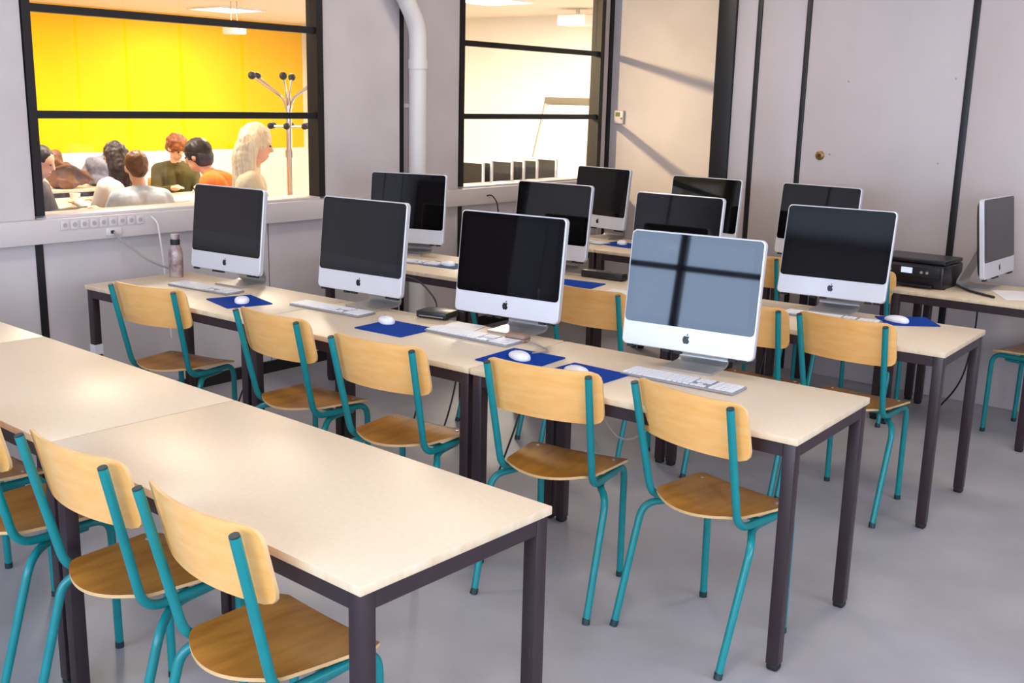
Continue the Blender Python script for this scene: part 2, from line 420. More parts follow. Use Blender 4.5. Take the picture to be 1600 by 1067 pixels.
def track_spot(loc, aim, label, power, col):
    o = empty('spot_lamp', loc); tag(o, label, 'lamp')
    d = (Vector(aim) - Vector(loc)).normalized()
    obj('ceiling_plate', T([(0, 0, 0), (0, 0, -.02)], .05, 16), M['white_plastic'], o)
    obj('stem', T([(0, 0, -.02), (0, 0, -.07)], .010, 10), M['white_plastic'], o)
    c = Vector((0, 0, -.11))
    h = obj('housing', T([c - d * .09, c + d * .07], .055, 20), M['white_plastic'], o)
    obj('lens', T([c + d * .070, c + d * .074], .048, 20), M['lampglow'], h)
    l = bpy.data.lights.new('lamp_light', 'AREA'); l.shape = 'DISK'; l.size = 0.10; l.energy = power; l.color = col; l.spread = math.radians(70)
    lo = bpy.data.objects.new('lamp_light', l); C.objects.link(lo); lo.parent = o; lo.location = c + d * .09
    lo.rotation_euler = d.to_track_quat('-Z', 'Y').to_euler()
track_spot((-5.55, 0.9, C2), (-3.35, 4.86, 1.55), 'white ceiling spot lamp aimed at the corner window in the next room', 29, (1.0, 0.75, 0.42))
ceiling_panel((-6.3, 1.6, C2), 0.6, 'square ceiling lamp above the seated group in the yellow room', 66, WARM, M['lampglow'])
ceiling_panel((-6.9, 3.7, C2), 0.6, 'square ceiling lamp near the coat stand in the yellow room', 76, WARM, M['lampglow'])
ceiling_panel((-8.9, 1.9, C2), 0.6, 'square ceiling lamp close to the left of the yellow wall', 60, WARM, M['lampglow'])
ceiling_panel((-8.9, 4.6, C2), 0.6, 'square ceiling lamp close to the right of the yellow wall', 72, WARM, M['lampglow'])

# ------------------------------------------------------------------ things on the walls
tr = empty('cable_trunking', (XL, 0, 0)); tag(tr, 'pale grey cable trunking with a row of sockets under the windows', 'trunking')
obj('duct', B(0, 0.055, -3.44, 4.70, 0.93, 1.05, bev=0.004), M['trunking'], tr)
for k in range(9):
    y = -0.062 + k * 0.053
    s = obj('socket', B(0.055, 0.062, y - 0.022, y + 0.022, 1.0 - 0.006, 1.04, bev=0.002), M['socket'], tr)
    bm = lathe(bmesh.new(), [(0, 0), (0.012, 0), (0.012, 0.002), (0, 0.002)], 12)
    bmesh.ops.rotate(bm, verts=bm.verts[:], cent=(0, 0, 0), matrix=Matrix.Rotation(PI / 2, 3, 'Y'))
    bmesh.ops.translate(bm, verts=bm.verts[:], vec=(0.0615, y, 1.017)); obj('socket_hole', bm, M['socket_in'], s)
s = obj('network_outlet', B(0.055, 0.064, 0.16, 0.25, 0.945, 0.985, bev=0.003), M['socket'], tr)
obj('outlet_port', B(0.064, 0.0655, 0.185, 0.205, 0.955, 0.972), M['hole'], s, smooth=False)

pp = empty('drain_pipe', (-3.885, 2.425, 0)); tag(pp, 'off-white vertical pipe with an elbow between the two windows', 'pipe')
obj('pipe_run', T([(0, 0, 0.0), (0, 0, 2.14), (0, -0.56, 2.94)], 0.058, 20, fr=0.10), M['pipe'], pp)
for z in (1.9, 0.6): obj('pipe_collar', T([(0, 0, z - 0.03), (0, 0, z + 0.03)], 0.064, 20), M['pipe'], pp)
obj('pipe_bracket', B(-0.115, 0.0, -0.012, 0.012, 1.62, 1.645), M['pipe'], pp, smooth=False)

th = empty('thermostat', (-3.888, YA, 1.563)); tag(th, 'small beige thermostat on the warm lit recess wall', 'thermostat')
obj('housing', B(-0.045, 0.045, -0.028, 0, -0.055, 0.055, bev=0.006), M['socket'], th)
obj('display', B(-0.03, 0.015, -0.031, -0.027, 0.005, 0.04), M['display'], th, smooth=False)
obj('dial', T([(0.03, -0.027, -0.01), (0.03, -0.035, -0.01)], 0.009, 12), M['cable_grey'], th)

def cable(pts, m, label, r=0.004, group=None, n=8):
    return tag(obj('cable', T(pts, r, 6, fr=0.15, fn=n), M[m]), label, 'cable', group)
cable([(-3.93, 0.20, 0.965), (-3.90, 0.21, 0.93), (-3.80, 0.33, 0.80), (-3.72, 0.44, 0.755)], 'cable_grey', 'grey cable hanging from the trunking to the table by the bottle', 0.006)
cable([(-3.935, 0.425, 1.03), (-3.90, 0.44, 1.0), (-3.91, 0.47, 0.80), (-3.915, 0.50, 0.35)], 'cable_white', 'thin white cable dropping from the trunking behind the bottle', 0.005)
cable([(-3.945, 3.22, 0.99), (-3.90, 3.22, 1.0), (-3.88, 3.26, 0.95), (-3.87, 3.30, 0.70)], 'cable', 'short black cable plugged into the trunking below the corner window', 0.005)

# ------------------------------------------------------------------ tables
TH = 0.75
def table(L, D, loc, rz, label, group=None, cat='table'):
    """origin: right near corner on the floor; runs to -x and +y"""
    o = empty('school_table', loc, rz); tag(o, label, cat, group)
    bm = B(-L + 0.001, -0.001, 0, D, TH - 0.022, TH, bev=0.003, seg=2)
    for f in bm.faces: f.material_index = 0 if f.normal.z > 0.9 else 1
    bm.normal_update()
    for f in bm.faces: f.material_index = 0 if f.normal.z > 0.9 else 1
    obj('tabletop', bm, [M['laminate'], M['edge']], o)
    i, lw, zt, zb = 0.008, 0.04, TH - 0.022, TH - 0.022 - 0.042
    obj('apron', B(-L + i + lw, -i - lw, i, i + 0.022, zb, zt, bev=0.002, seg=1), M['brown'], o, smooth=False)
    obj('apron', B(-L + i + lw, -i - lw, D - i - 0.022, D - i, zb, zt, bev=0.002, seg=1), M['brown'], o, smooth=False)
    obj('apron', B(-i - 0.022, -i, i + lw, D - i - lw, zb, zt, bev=0.002, seg=1), M['brown'], o, smooth=False)
    obj('apron', B(-L + i, -L + i + 0.022, i + lw, D - i - lw, zb, zt, bev=0.002, seg=1), M['brown'], o, smooth=False)
    for x in (-L + i, -i - lw):
        for y in (i, D - i - lw):
            l = obj('leg', B(x, x + lw, y, y + lw, 0.02, zt, bev=0.003), M['brown'], o)
            obj('foot_cap', B(x + .001, x + lw - .001, y + .001, y + lw - .001, 0, 0.022, bev=0.008, seg=3), M['cap'], l)
    return o

L, D = 1.231, 0.601
def row(x0, y0, rz, lens, labels, d=D, gap=0.004, group=None):
    out = []; x, y = x0, y0
    for ln, lb in zip(lens, labels):
        out.append(table(ln, d, (x, y, 0), rz, lb, group))
        x -= math.cos(rz) * (ln + gap); y -= math.sin(rz) * (ln + gap)
    return out
row(-0.23, -1.492, -0.0307, (1.279, 1.25, 1.05), (
    'empty beige table in the foreground with a free right corner',
    'empty beige table left of the foreground table, cut by the picture edge',
    'empty beige table at the far left of the foreground row'), d=0.6)
rowB = row(0.0, 0.0, 0.0304, (L, L, L), (
    'beige table at the right end of the middle row, under the nearest computer',
    'beige table in the middle of the middle row, under the black drive box',
    'beige table at the left end of the middle row, with the bottle and taped leg'))
row(-0.046, 1.459, 0.0304, (L, L, 1.10), (
    'beige table at the right end of the third row, with a blue pad',
    'beige table in the middle of the third row, mostly behind the nearest computer',
    'beige table at the left end of the third row beside the white pipe'))
row(-0.015, 2.825, -0.0, (0.755,), ('short beige table carrying the black printer by the partition',))
row(-0.79, 2.88, -0.0, (0.70, L, 1.08), (
    'short beige table in the back row left of the printer table',
    'beige table in the back row in front of the dark partition post',
    'beige table in the back row near the recess corner'))
tape = obj('tape', B(-L + 0.006, -L + 0.05, 0.006, 0.05, 0.40, 0.45), M['tape'], rowB[2], smooth=False)

# ------------------------------------------------------------------ chairs
def make_chair():
    o = empty('school_chair')
    r = 0.0125
    for s in (-1, 1):
        f = obj('side_frame', T([(s * .185, -.192, .835), (s * .172, -.098, .437), (s * .166, .195, .432), (s * .165, .20, .012)], r, 12, fr=0.06, fn=6), M['teal'], o)
        obj('post_cap', T([(s * .185, -.192, .8335), (s * .1853, -.1935, .8385)], r * 0.94, 12), M['teal_cap'], f)
        obj('foot_cap', T([(s * .165, .20, 0), (s * .165, .20, .02)], r * 1.08, 12), M['teal_cap'], f)
        g = obj('rear_leg', T([(s * .143, .13, .414), (s * .152, .0, .413), (s * .218, -.085, .405), (s * .215, -.20, .012)], r, 12, fr=0.085, fn=8), M['teal'], o)
        obj('foot_cap', T([(s * .2158, -.2035, 0), (s * .214, -.197, .02)], r * 1.08, 12), M['teal_cap'], g)
    obj('cross_tube', T([(-.16, .06, .418), (.16, .06, .418)], 0.010, 10), M['teal'], o)
    # seat: bent plywood, rounded rear, straight front
    bm = bmesh.new()
    NX, NY = 14, 14
    def half(v):     # half width along the depth v in 0..1 (rear..front)
        if v < 0.22: return 0.136 + 0.032 * math.sin(min(1, v / 0.22) * PI / 2) ** 0.7
        if v > 0.90: return 0.190 - ((v - 0.90) / 0.10) ** 2 * 0.016
        return 0.168 + (v - 0.22) / 0.68 * 0.022
    def sp(u, v, top):
        x = u * half(v); y = -0.158 + v * 0.352
        z = 0.449 + 0.010 * (u * u) * (1 - v * 0.5) - (0.010 * ((v - 0.82) / 0.18) ** 2 if v > 0.82 else 0) + 0.006 * (1 - v) ** 2
        y += 0.045 * u * u * (1 - v) ** 2
        return Vector((x, y, z + (0.009 if top else 0)))
    gt = [[bm.verts.new(sp(-1 + 2 * i / NX, j / NY, True)) for i in range(NX + 1)] for j in range(NY + 1)]
    gb = [[bm.verts.new(sp(-1 + 2 * i / NX, j / NY, False)) for i in range(NX + 1)] for j in range(NY + 1)]
    for j in range(NY):
        for i in range(NX):
            bm.faces.new((gt[j][i], gt[j][i + 1], gt[j + 1][i + 1], gt[j + 1][i])).material_index = 0
            bm.faces.new((gb[j][i], gb[j + 1][i], gb[j + 1][i + 1], gb[j][i + 1])).material_index = 0
    for j in range(NY):
        bm.faces.new((gt[j][0], gt[j + 1][0], gb[j + 1][0], gb[j][0])).material_index = 1
        bm.faces.new((gt[j][NX], gb[j][NX], gb[j + 1][NX], gt[j + 1][NX])).material_index = 1
    for i in range(NX):
        bm.faces.new((gt[0][i], gb[0][i], gb[0][i + 1], gt[0][i + 1])).material_index = 1
        bm.faces.new((gt[NY][i], gt[NY][i + 1], gb[NY][i + 1], gb[NY][i])).material_index = 1
    seat = obj('seat', bm, [M['ply_seat'], M['ply_edge']], o)
    for sx in (-1, 1):
        for sy in (-.03, .13):
            obj('rivet', T([(sx * .15, sy, .462), (sx * .15, sy, .4655)], 0.006, 10), M['alu_dark'], seat)
    # backrest: curved plywood in front of the posts
    bm = bmesh.new(); NX, NZ = 18, 10; Wd, Z0, Z1, R = 0.212, 0.662, 0.848, 0.035
    def bp_(u, v, front):
        z = Z0 + v * (Z1 - Z0)
        # rounded corners
        dz = min(z - Z0, Z1 - z); hw = Wd
        if dz < R: hw = Wd - R + math.sqrt(max(0, R * R - (R - dz) ** 2))
        x = u * hw
        yc = -0.171 - (z - 0.749) * 0.236
        y = yc + 0.0145 + 0.006 - 0.040 * (1 - (x / 0.185) ** 2) * 0.8 + 0.010
        return Vector((x, y + (0.009 if front else 0), z))
    vs_ = [0, .04, .1, .2, .35, .5, .65, .8, .9, .96, 1]
    gf = [[bm.verts.new(bp_(-1 + 2 * i / NX, v, True)) for i in range(NX + 1)] for v in vs_]
    gk = [[bm.verts.new(bp_(-1 + 2 * i / NX, v, False)) for i in range(NX + 1)] for v in vs_]
    for j in range(NZ):
        for i in range(NX):
            bm.faces.new((gf[j][i], gf[j + 1][i], gf[j + 1][i + 1], gf[j][i + 1]))
            bm.faces.new((gk[j][i], gk[j][i + 1], gk[j + 1][i + 1], gk[j + 1][i]))
    for j in range(NZ):
        bm.faces.new((gf[j][0], gk[j][0], gk[j + 1][0], gf[j + 1][0])).material_index = 1
        bm.faces.new((gf[j][NX], gf[j + 1][NX], gk[j + 1][NX], gk[j][NX])).material_index = 1
    for i in range(NX):
        bm.faces.new((gf[0][i], gf[0][i + 1], gk[0][i + 1], gk[0][i])).material_index = 1
        bm.faces.new((gf[NZ][i], gk[NZ][i], gk[NZ][i + 1], gf[NZ][i + 1])).material_index = 1
    bmesh.ops.recalc_face_normals(bm, faces=bm.faces[:])
    obj('backrest', bm, [M['ply_back'], M['ply_edge']], o, angle=0.9)
    return o
proto = make_chair(); used = [False]
def chair(mx, my, rz, label, group):
    o = proto if not used[0] else copy_tree(proto); used[0] = True
    # (mx,my) is the middle between the post tops
    o.location = (mx - math.sin(rz) * 0.192, my + math.cos(rz) * 0.192, 0); o.rotation_euler = (0, 0, rz)
    tag(o, label, 'chair', group); return o
GA, GB, GC, GD = 'chairs along the foreground table', 'chairs along the middle row', 'chairs along the third row', 'chairs along the back row'
chair(-0.634, -1.614, -0.046, 'teal framed wooden chair nearest the camera, at the right of the foreground table', GA)
chair(-1.179, -1.592, 0.031, 'teal framed wooden chair second from the right at the foreground table', GA)
chair(-1.785, -1.610, 0.02, 'teal framed wooden chair cut by the left picture edge', GA)
chair(-2.27, -1.56, 0.0, 'teal framed wooden chair at the far left of the foreground table, almost out of view', GA)
chair(-2.985, -0.24, 0.22, 'teal framed wooden chair at the left end of the middle row', GB)
chair(-2.129, -0.235, 0.008, 'teal framed wooden chair second from the left in the middle row', GB)
chair(-1.486, -0.279, 0.11, 'teal framed wooden chair in the centre of the middle row', GB)
chair(-0.84, -0.155, 0.185, 'teal framed wooden chair in front of the two overlapping blue mouse pads', GB)
chair(-0.339, -0.096, -0.167, 'teal framed wooden chair at the right end of the middle row', GB)
chair(-2.25, 1.275, -0.05, 'teal framed wooden chair in the third row hidden behind the middle row computers', GC)
chair(-1.59, 1.155, 0.05, 'teal framed wooden chair in the third row left of the nearest computer', GC)
chair(-0.898, 1.342, 0.02, 'teal framed wooden chair in the third row right behind the nearest computer', GC)
chair(-0.442, 1.36, -0.025, 'teal framed wooden chair at the right end of the third row', GC)
chair(-1.60, 2.79, 0.0, 'teal framed wooden chair in the back row seen between two computers', GD)
chair(-0.955, 2.77, 0.0, 'teal framed wooden chair in the back row left of the printer', GD)
chair(0.13, 3.16, 1.34, 'teal framed wooden chair turned sideways at the end of the printer table', GD)

# ------------------------------------------------------------------ computers
APPLE = [(0.02, .36), (.12, .41), (.22, .43), (.32, .40), (.40, .33), (.33, .27), (.28, .18), (.27, .08), (.30, -.02), (.36, -.10), (.43, -.14), (.40, -.24), (.33, -.38), (.25, -.48), (.16, -.52), (.06, -.49), (-.01, -.47), (-.08, -.49), (-.17, -.52), (-.26, -.47), (-.35, -.35), (-.42, -.17), (-.44, .02), (-.41, .20), (-.33, .34), (-.22, .42), (-.10, .41), (-.02, .37)]
LEAF = [(.01, .45), (.13, .50), (.20, .60), (.21, .72), (.11, .68), (.03, .57)]
def make_mac(TI=0.1175):
    o = empty('desktop_computer')
    W, H, Z0, CH = 0.50, 0.4165, 0.0784, 0.086
    ct, st = math.cos(TI), math.sin(TI)
    def fn(u, v, d):   # u across, v up the face, d depth behind the face
        return Vector((u, v * st + d * ct, Z0 + v * ct - d * st))
    obj('front_frame', prism(bmesh.new(), rrect(W, H, 0.020, 6, 0, H / 2), fn, 0.0, 0.026, bev=0.003), M['alu'], o)
    bk = bmesh.new()
    outs = [(0.026, .492, .408, .02), (0.038, .47, .385, .03), (0.052, .40, .31, .05), (0.060, .30, .22, .06)]
    rings = [[bk.verts.new(fn(p[0], p[1], d)) for p in rrect(a, b, r, 6, 0, H / 2)] for d, a, b, r in outs]
    for a, b in zip(rings, rings[1:]):
        for k in range(len(a)): bk.faces.new((a[k], a[(k + 1) % len(a)], b[(k + 1) % len(a)], b[k]))
    bk.faces.new(rings[-1]); bmesh.ops.recalc_face_normals(bk, faces=bk.faces[:])
    obj('back_shell', bk, M['shell'], o)
    gh = H - CH - 0.005
    g = obj('glass_front', prism(bmesh.new(), rrect(W - 0.010, gh, 0.016, 5, 0, CH + gh / 2), fn, -0.0018, 0.002, bev=0.0008), M['glass'], o)
    obj('screen', prism(bmesh.new(), rrect(W - 0.062, gh - 0.048, 0.001, 1, 0, CH + gh / 2), fn, -0.0022, -0.0010), M['lcd'], g, smooth=False)
    bm = bmesh.new(); s = 0.030
    for poly in (APPLE, LEAF):
        prism(bm, [(x * s, CH * 0.52 + y * s) for x, y in poly], fn, -0.0008, 0.0005)
    obj('logo', bm, M['logo'], o, smooth=False)
    for u in (-0.215, -0.075, -0.03, 0.175, 0.215):
        a, b = u - 0.014, u + 0.014
        obj('bottom_pad', prism(bmesh.new(), [(a, -0.009), (b, -0.009), (b, 0.001), (a, 0.001)], fn, 0.002, 0.020), M['cap'], o, smooth=False)
    # bent aluminium foot
    prof = fillet([(0, 0.02, 0.004), (0, 0.20, 0.004), (0, 0.085, 0.26)], 0.05, 8)
    bm = bmesh.new(); t = 0.0045; hw = 0.095
    ringsA = []
    for i, p in enumerate(prof):
        tg = (prof[min(i + 1, len(prof) - 1)] - prof[max(i - 1, 0)]).normalized(); nrm = Vector((0, -tg.z, tg.y)) * t
        ringsA.append([bm.verts.new((x, p.y + q * nrm.y, p.z + q * nrm.z)) for x, q in ((-hw, -1), (hw, -1), (hw, 1), (-hw, 1))])
    for a, b in zip(ringsA, ringsA[1:]):
        for k in range(4): bm.faces.new((a[k], a[(k + 1) % 4], b[(k + 1) % 4], b[k]))
    bm.faces.new(list(reversed(ringsA[0]))); bm.faces.new(ringsA[-1]); bmesh.ops.recalc_face_normals(bm, faces=bm.faces[:])
    obj('stand', bm, M['alu_dark'], o)
    return o
macs = {}
def computer(x, y, rz, label, group, tilt=0.1175):
    if tilt in macs: o = copy_tree(macs[tilt])
    else: o = macs[tilt] = make_mac(tilt)
    o.location = (x, y, TH + 0.0005); o.rotation_euler = (0, 0, rz); tag(o, label, 'computer', group); return o
MB_, MC_, MD_ = 'computers on the middle row', 'computers on the third row', 'computers on the back row'
computer(-3.179, 0.336, 0.083, 'silver all-in-one computer beside the bottle under the yellow room window', MB_)
computer(-2.300, 0.413, 0.078, 'silver all-in-one computer second from the left in the middle row', MB_)
computer(-1.486, 0.460, 0.107, 'silver all-in-one computer right of the black drive box', MB_)
computer(-0.635, 0.436, 0.116, 'largest silver all-in-one computer, nearest the camera, reflecting windows', MB_)
computer(-3.351, 1.768, 0.322, 'silver all-in-one computer in the third row in front of the white pipe', MC_)
computer(-2.376, 1.912, 0.036, 'silver all-in-one computer in the third row below the corner window', MC_)
computer(-1.538, 1.837, 0.011, 'silver all-in-one computer whose top shows above the nearest computer', MC_)
computer(-0.717, 1.881, 0.108, 'silver all-in-one computer at the right end of the third row', MC_, 0.20)
computer(-3.040, 3.347, -0.159, 'silver all-in-one computer in the recess corner by the warm lit wall', MD_)
computer(-2.091, 3.103, -0.043, 'silver all-in-one computer in front of the dark partition post', MD_)
computer(-1.351, 3.122, -0.075, 'silver all-in-one computer whose top shows below the brass lock', MD_)
computer(-0.335, 3.230, 1.54, 'silver all-in-one computer turned sideways right of the printer', MD_)

# ------------------------------------------------------------------ keyboards, mice, pads
def make_keyboard():
    o = empty('keyboard')
    obj('base', B(-.215, .215, -.057, .057, 0.0, 0.009, bev=0.003), M['kbd_base'], o)
    bm = bmesh.new(); pit = 0.0188
    for rr in range(6):
        y = -0.049 + rr * 0.0172; h = 0.0145 if rr < 5 else 0.009
        xs = []
        x = -0.210
        if rr == 0:
            for wd in (.018, .018, .018, .022, .092, .022, .018, .018, .024): xs.append((x, x + wd - .0025)); x += wd + .001
        else:
            for k in range(14): xs.append((x, x + .0158)); x += .0182
        x2 = 0.052
        for k in range(3):
            if rr in (2,) or (rr == 1 and k != 1): continue
            xs.append((x2 + k * pit, x2 + k * pit + .0162))
        for k in range(4): xs.append((0.122 + k * .0222, 0.122 + k * .0222 + .0195))
        for a, b in xs: box(bm, a, b, y, y + h, 0.009, 0.0125)
    k = obj('keys', bm, M['key'], o, smooth=False); k['kind'] = 'stuff'
    return o
kb = make_keyboard(); kb_used = [False]
def keyboard(x, y, rz, label):
    o = kb if not kb_used[0] else copy_tree(kb); kb_used[0] = True
    o.location = (x, y, TH + 0.0005); o.rotation_euler = (0.0, 0, rz); tag(o, label, 'keyboard', 'slim keyboards'); return o
keyboard(-0.580, 0.335, 0.045, 'slim white keyboard with number pad below the nearest computer')
keyboard(-1.560, 0.355, 0.02, 'slim white keyboard right of the black drive box')
keyboard(-2.380, 0.330, 0.06, 'slim white keyboard below the second computer of the middle row')
keyboard(-3.20, 0.24, 0.08, 'slim white keyboard beside the leftmost mouse pad')
keyboard(-0.665, 1.80, 0.10, 'slim white keyboard at the right end of the third row')
keyboard(-2.36, 1.66, 0.03, 'slim white keyboard below the third row computer under the corner window')
keyboard(-1.55, 1.62, 0.02, 'slim white keyboard hidden behind the nearest computer')
keyboard(-3.14, 1.60, 0.2, 'slim white keyboard below the computer by the white pipe')
keyboard(-3.02, 3.14, -0.10, 'slim white keyboard in the back row at the recess corner')

def make_mouse():
    o = empty('mouse')
    bm = bmesh.new(); bmesh.ops.create_uvsphere(bm, u_segments=24, v_segments=14, radius=1)
    for v in bm.verts:
        x, y, z = v.co
        z = max(z, -0.25); sg = lambda a: math.copysign(abs(a) ** 0.85, a)
        v.co = Vector((sg(x) * 0.034, sg(y) * 0.059, 0.006 + z * (0.021 - 0.005 * y)))
    obj('shell', bm, M['white_plastic'], o)
    bm = bmesh.new(); bmesh.ops.create_uvsphere(bm, u_segments=10, v_segments=6, radius=0.0042)
    obj('scroll_ball', bm, M['cable_grey'], o, loc=(0, 0.036, 0.0200))
    return o
ms = make_mouse(); ms_used = [False]
def mouse(x, y, rz, label, z=TH + 0.0045):
    o = ms if not ms_used[0] else copy_tree(ms); ms_used[0] = True
    o.location = (x, y, z); o.rotation_euler = (0, 0, rz); tag(o, label, 'mouse', 'white computer mice'); return o

def pad(x, y, rz, label, m='pad', w=0.262, h=0.218, z=TH + 0.0005):
    fn = lambda u, v, d: Vector((u, v, d))
    o = obj('mouse_pad', prism(bmesh.new(), rrect(w, h, 0.008, 3), fn, 0.0, 0.0035, bev=0.0008), M[m])
    o.location = (x, y, z); o.rotation_euler = (0, 0, rz); return tag(o, label, 'mouse pad', 'blue mouse pads')
pad(-2.813, 0.150, -0.25, 'blue mouse pad at the left end of the middle row')
pad(-1.893, 0.245, 0.04, 'blue mouse pad in front of the black drive box')
pad(-1.185, 0.195, 0.06, 'blue mouse pad left of two overlapping, behind the fourth chair', w=0.24, h=0.25)
pad(-0.885, 0.185, -0.02, 'blue mouse pad right of two overlapping, behind the fourth chair', h=0.20, w=0.245)
pad(-0.385, 1.985, -0.55 + 1.2, 'blue mouse pad near the right corner of the third row', w=0.235, h=0.20)
pad(-2.92, 1.66, 0.1, 'dull teal mouse pad on the third row beside the white pipe', 'pad_teal', h=0.17)
pad(-2.02, 1.70, 0.15, 'dark blue mouse pad on the third row left of the nearest computer', h=0.18)
pad(-2.72, 3.20, -0.05, 'blue mouse pad in the back row near the recess', h=0.20)
mouse(-2.785, 0.145, 0.9, 'white mouse on the leftmost blue pad')
mouse(-2.00, 0.300, 1.0, 'white mouse on the blue pad by the drive box')
mouse(-1.190, 0.195, 1.1, 'white mouse on the left one of the two overlapping pads')
mouse(-0.905, 0.160, 1.2, 'white mouse on the right one of the two overlapping pads')
mouse(-0.415, 1.935, 1.3, 'white mouse on the pad near the right corner of the third row')
mouse(-2.90, 1.66, 1.2, 'white mouse on the dull teal pad')
mouse(-2.74, 3.22, 0.6, 'white mouse in the back row near the recess')

# ------------------------------------------------------------------ other things on the tables
bo = empty('drinking_bottle', (-3.60, 0.345, TH)); tag(bo, 'printed drinking bottle with a dark cap beside the leftmost computer', 'bottle')
obj('body', lathe(bmesh.new(), [(0, 0.0), (0.033, 0.0), (0.036, 0.006), (0.036, 0.125), (0.033, 0.145), (0.024, 0.165), (0.022, 0.170), (0, 0.170)], 24), M['bottle'], bo)
obj('neck_band', lathe(bmesh.new(), [(0, 0.168), (0.0245, 0.168), (0.0245, 0.196), (0, 0.196)], 20), M['cap'], bo)
obj('cap', lathe(bmesh.new(), [(0, 0.194), (0.0235, 0.194), (0.0235, 0.216), (0.020, 0.222), (0, 0.222)], 20), M['bottle'], bo)

dr = empty('external_drive', (-1.935, 0.545, TH), 0.22); tag(dr, 'flat black drive box between two computers of the middle row', 'drive box')
obj('case', B(-.075, .075, -.055, .055, 0.003, 0.032, bev=0.004), M['black_box'], dr)
obj('front_strip', B(-.06, .06, -.0565, -.0545, 0.010, 0.014), M['cable_grey'], dr, smooth=False)
for sx in (-.06, .06):
    for sy in (-.04, .04): obj('rubber_foot', T([(sx, sy, 0), (sx, sy, .004)], 0.007, 8), M['cap'], dr)
cable([(-1.98, 0.59, TH + 0.015), (-2.03, 0.64, TH + 0.05), (-2.10, 0.60, TH + 0.14), (-2.16, 0.52, TH + 0.16)], 'cable', 'black cable looping from the drive box up to the computer on its left', 0.004)

def sheet(x, y, rz, w, h, label, z=TH + 0.001):
    bm = bmesh.new(); NX = 6
    g = [[bm.verts.new((-w / 2 + w * i / NX, s * h / 2, 0.0008 + 0.003 * math.sin(i / NX * PI) * (1 if s > 0 else .3))) for i in range(NX + 1)] for s in (-1, 1)]
    gb = [[bm.verts.new(v.co - Vector((0, 0, 0.0008))) for v in r] for r in g]
    for i in range(NX):
        bm.faces.new((g[0][i], g[0][i + 1], g[1][i + 1], g[1][i])); bm.faces.new((gb[0][i], gb[1][i], gb[1][i + 1], gb[0][i + 1]))
        bm.faces.new((g[0][i], gb[0][i], gb[0][i + 1], g[0][i + 1])); bm.faces.new((g[1][i], g[1][i + 1], gb[1][i + 1], gb[1][i]))
    bm.faces.new((g[0][0], g[1][0], gb[1][0], gb[0][0])); bm.faces.new((g[0][NX], gb[0][NX], gb[1][NX], g[1][NX]))
    bmesh.ops.recalc_face_normals(bm, faces=bm.faces[:])
    o = obj('paper_sheet', bm, M['paper']); o.location = (x, y, z); o.rotation_euler = (0, 0, rz)
    return tag(o, label, 'paper')
sheet(-1.72, 0.475, 0.25, 0.16, 0.11, 'white paper between the drive box and the third computer')
sheet(-0.19, 3.10, 0.5, 0.21, 0.297, 'white paper sheet on the printer table in front of the sideways computer')
sheet(-0.11, 3.34, 0.3, 0.21, 0.297, 'white paper sheet on the printer table near the wall')
sheet(-2.62, 3.30, 0.3, 0.21, 0.15, 'white paper in the back row near the recess')

pb = empty('power_adapter', (-1.385, 0.425, TH), 0.12); tag(pb, 'small worn brown box under the third computer of the middle row', 'adapter')
obj('case', B(-.045, .045, -.025, .025, 0, 0.032, bev=0.005), mat('worn_brown_plastic', srgb(158, 128, 112), 0.5, var=0.2, scale=20), pb)
obj('case_seam', B(-.0455, .0455, -.0255, .0255, 0.015, 0.017), M['cap'], pb, smooth=False)
cable([(-1.345, 0.42, TH + 0.012), (-1.25, 0.40, TH + 0.006), (-1.17, 0.36, TH + 0.006), (-1.19, 0.27, TH + 0.01)], 'cable_grey', 'thin cable from the brown adapter to the mouse', 0.003)

st = empty('power_strip', (-2.02, 1.955, TH), 0.05); tag(st, 'black power strip at the far edge of the third row table', 'power strip')
obj('body', B(-.13, .13, -.03, .03, 0, 0.04, bev=0.005), M['black_box'], st)
for k in range(4):
    obj('socket_hole', T([(-.09 + k * .06, 0, .039), (-.09 + k * .06, 0, .0405)], 0.017, 14), M['cap'], st)

pr = empty('printer', (-0.735, 3.12, TH), -0.03); tag(pr, 'black inkjet printer on the short table by the partition', 'printer')
obj('body', B(-.195, .195, -.15, .15, 0.004, 0.125, bev=0.012, seg=3), M['printer'], pr)
lid = obj('scanner_lid', B(-.19, .19, -.125, .148, 0.127, 0.150, bev=0.006), M['printer'], pr)
obj('lid_groove', B(-.175, .175, -.11, .13, 0.1495, 0.1508), M['black_box'], lid, smooth=False)
fp = obj('front_panel', B(-.175, .175, -.156, -.148, 0.060, 0.115, bev=0.003), M['black_box'], pr)
obj('display', B(-.03, .03, -.158, -.155, 0.075, 0.105), M['pdisplay'], fp, smooth=False)
for k in (-.12, -.09, .08, .11): obj('button', T([(k, -.156, .085), (k, -.160, .085)], 0.008, 10), M['cable_grey'], fp)
obj('output_tray', B(-.15, .15, -.19, -.14, 0.012, 0.022, bev=0.003), M['printer'], pr)
for sx in (-.18, .18): obj('rubber_foot', B(sx - .015, sx + .015, -.12, -.09, 0, .006), M['cap'], pr, smooth=False)
cable([(-0.50, 3.05, TH + 0.03), (-0.44, 3.04, TH + 0.008), (-0.36, 2.98, TH + 0.008), (-0.27, 2.92, TH + 0.008)], 'cable', 'thick black cable lying in front of the printer', 0.007)
cable([(-0.51, 3.12, TH + 0.04), (-0.48, 3.09, TH + 0.006), (-0.44, 3.08, TH + 0.006), (-0.47, 3.12, TH + 0.006)], 'cable_grey', 'thin coiled cable between printer and sideways computer', 0.004)

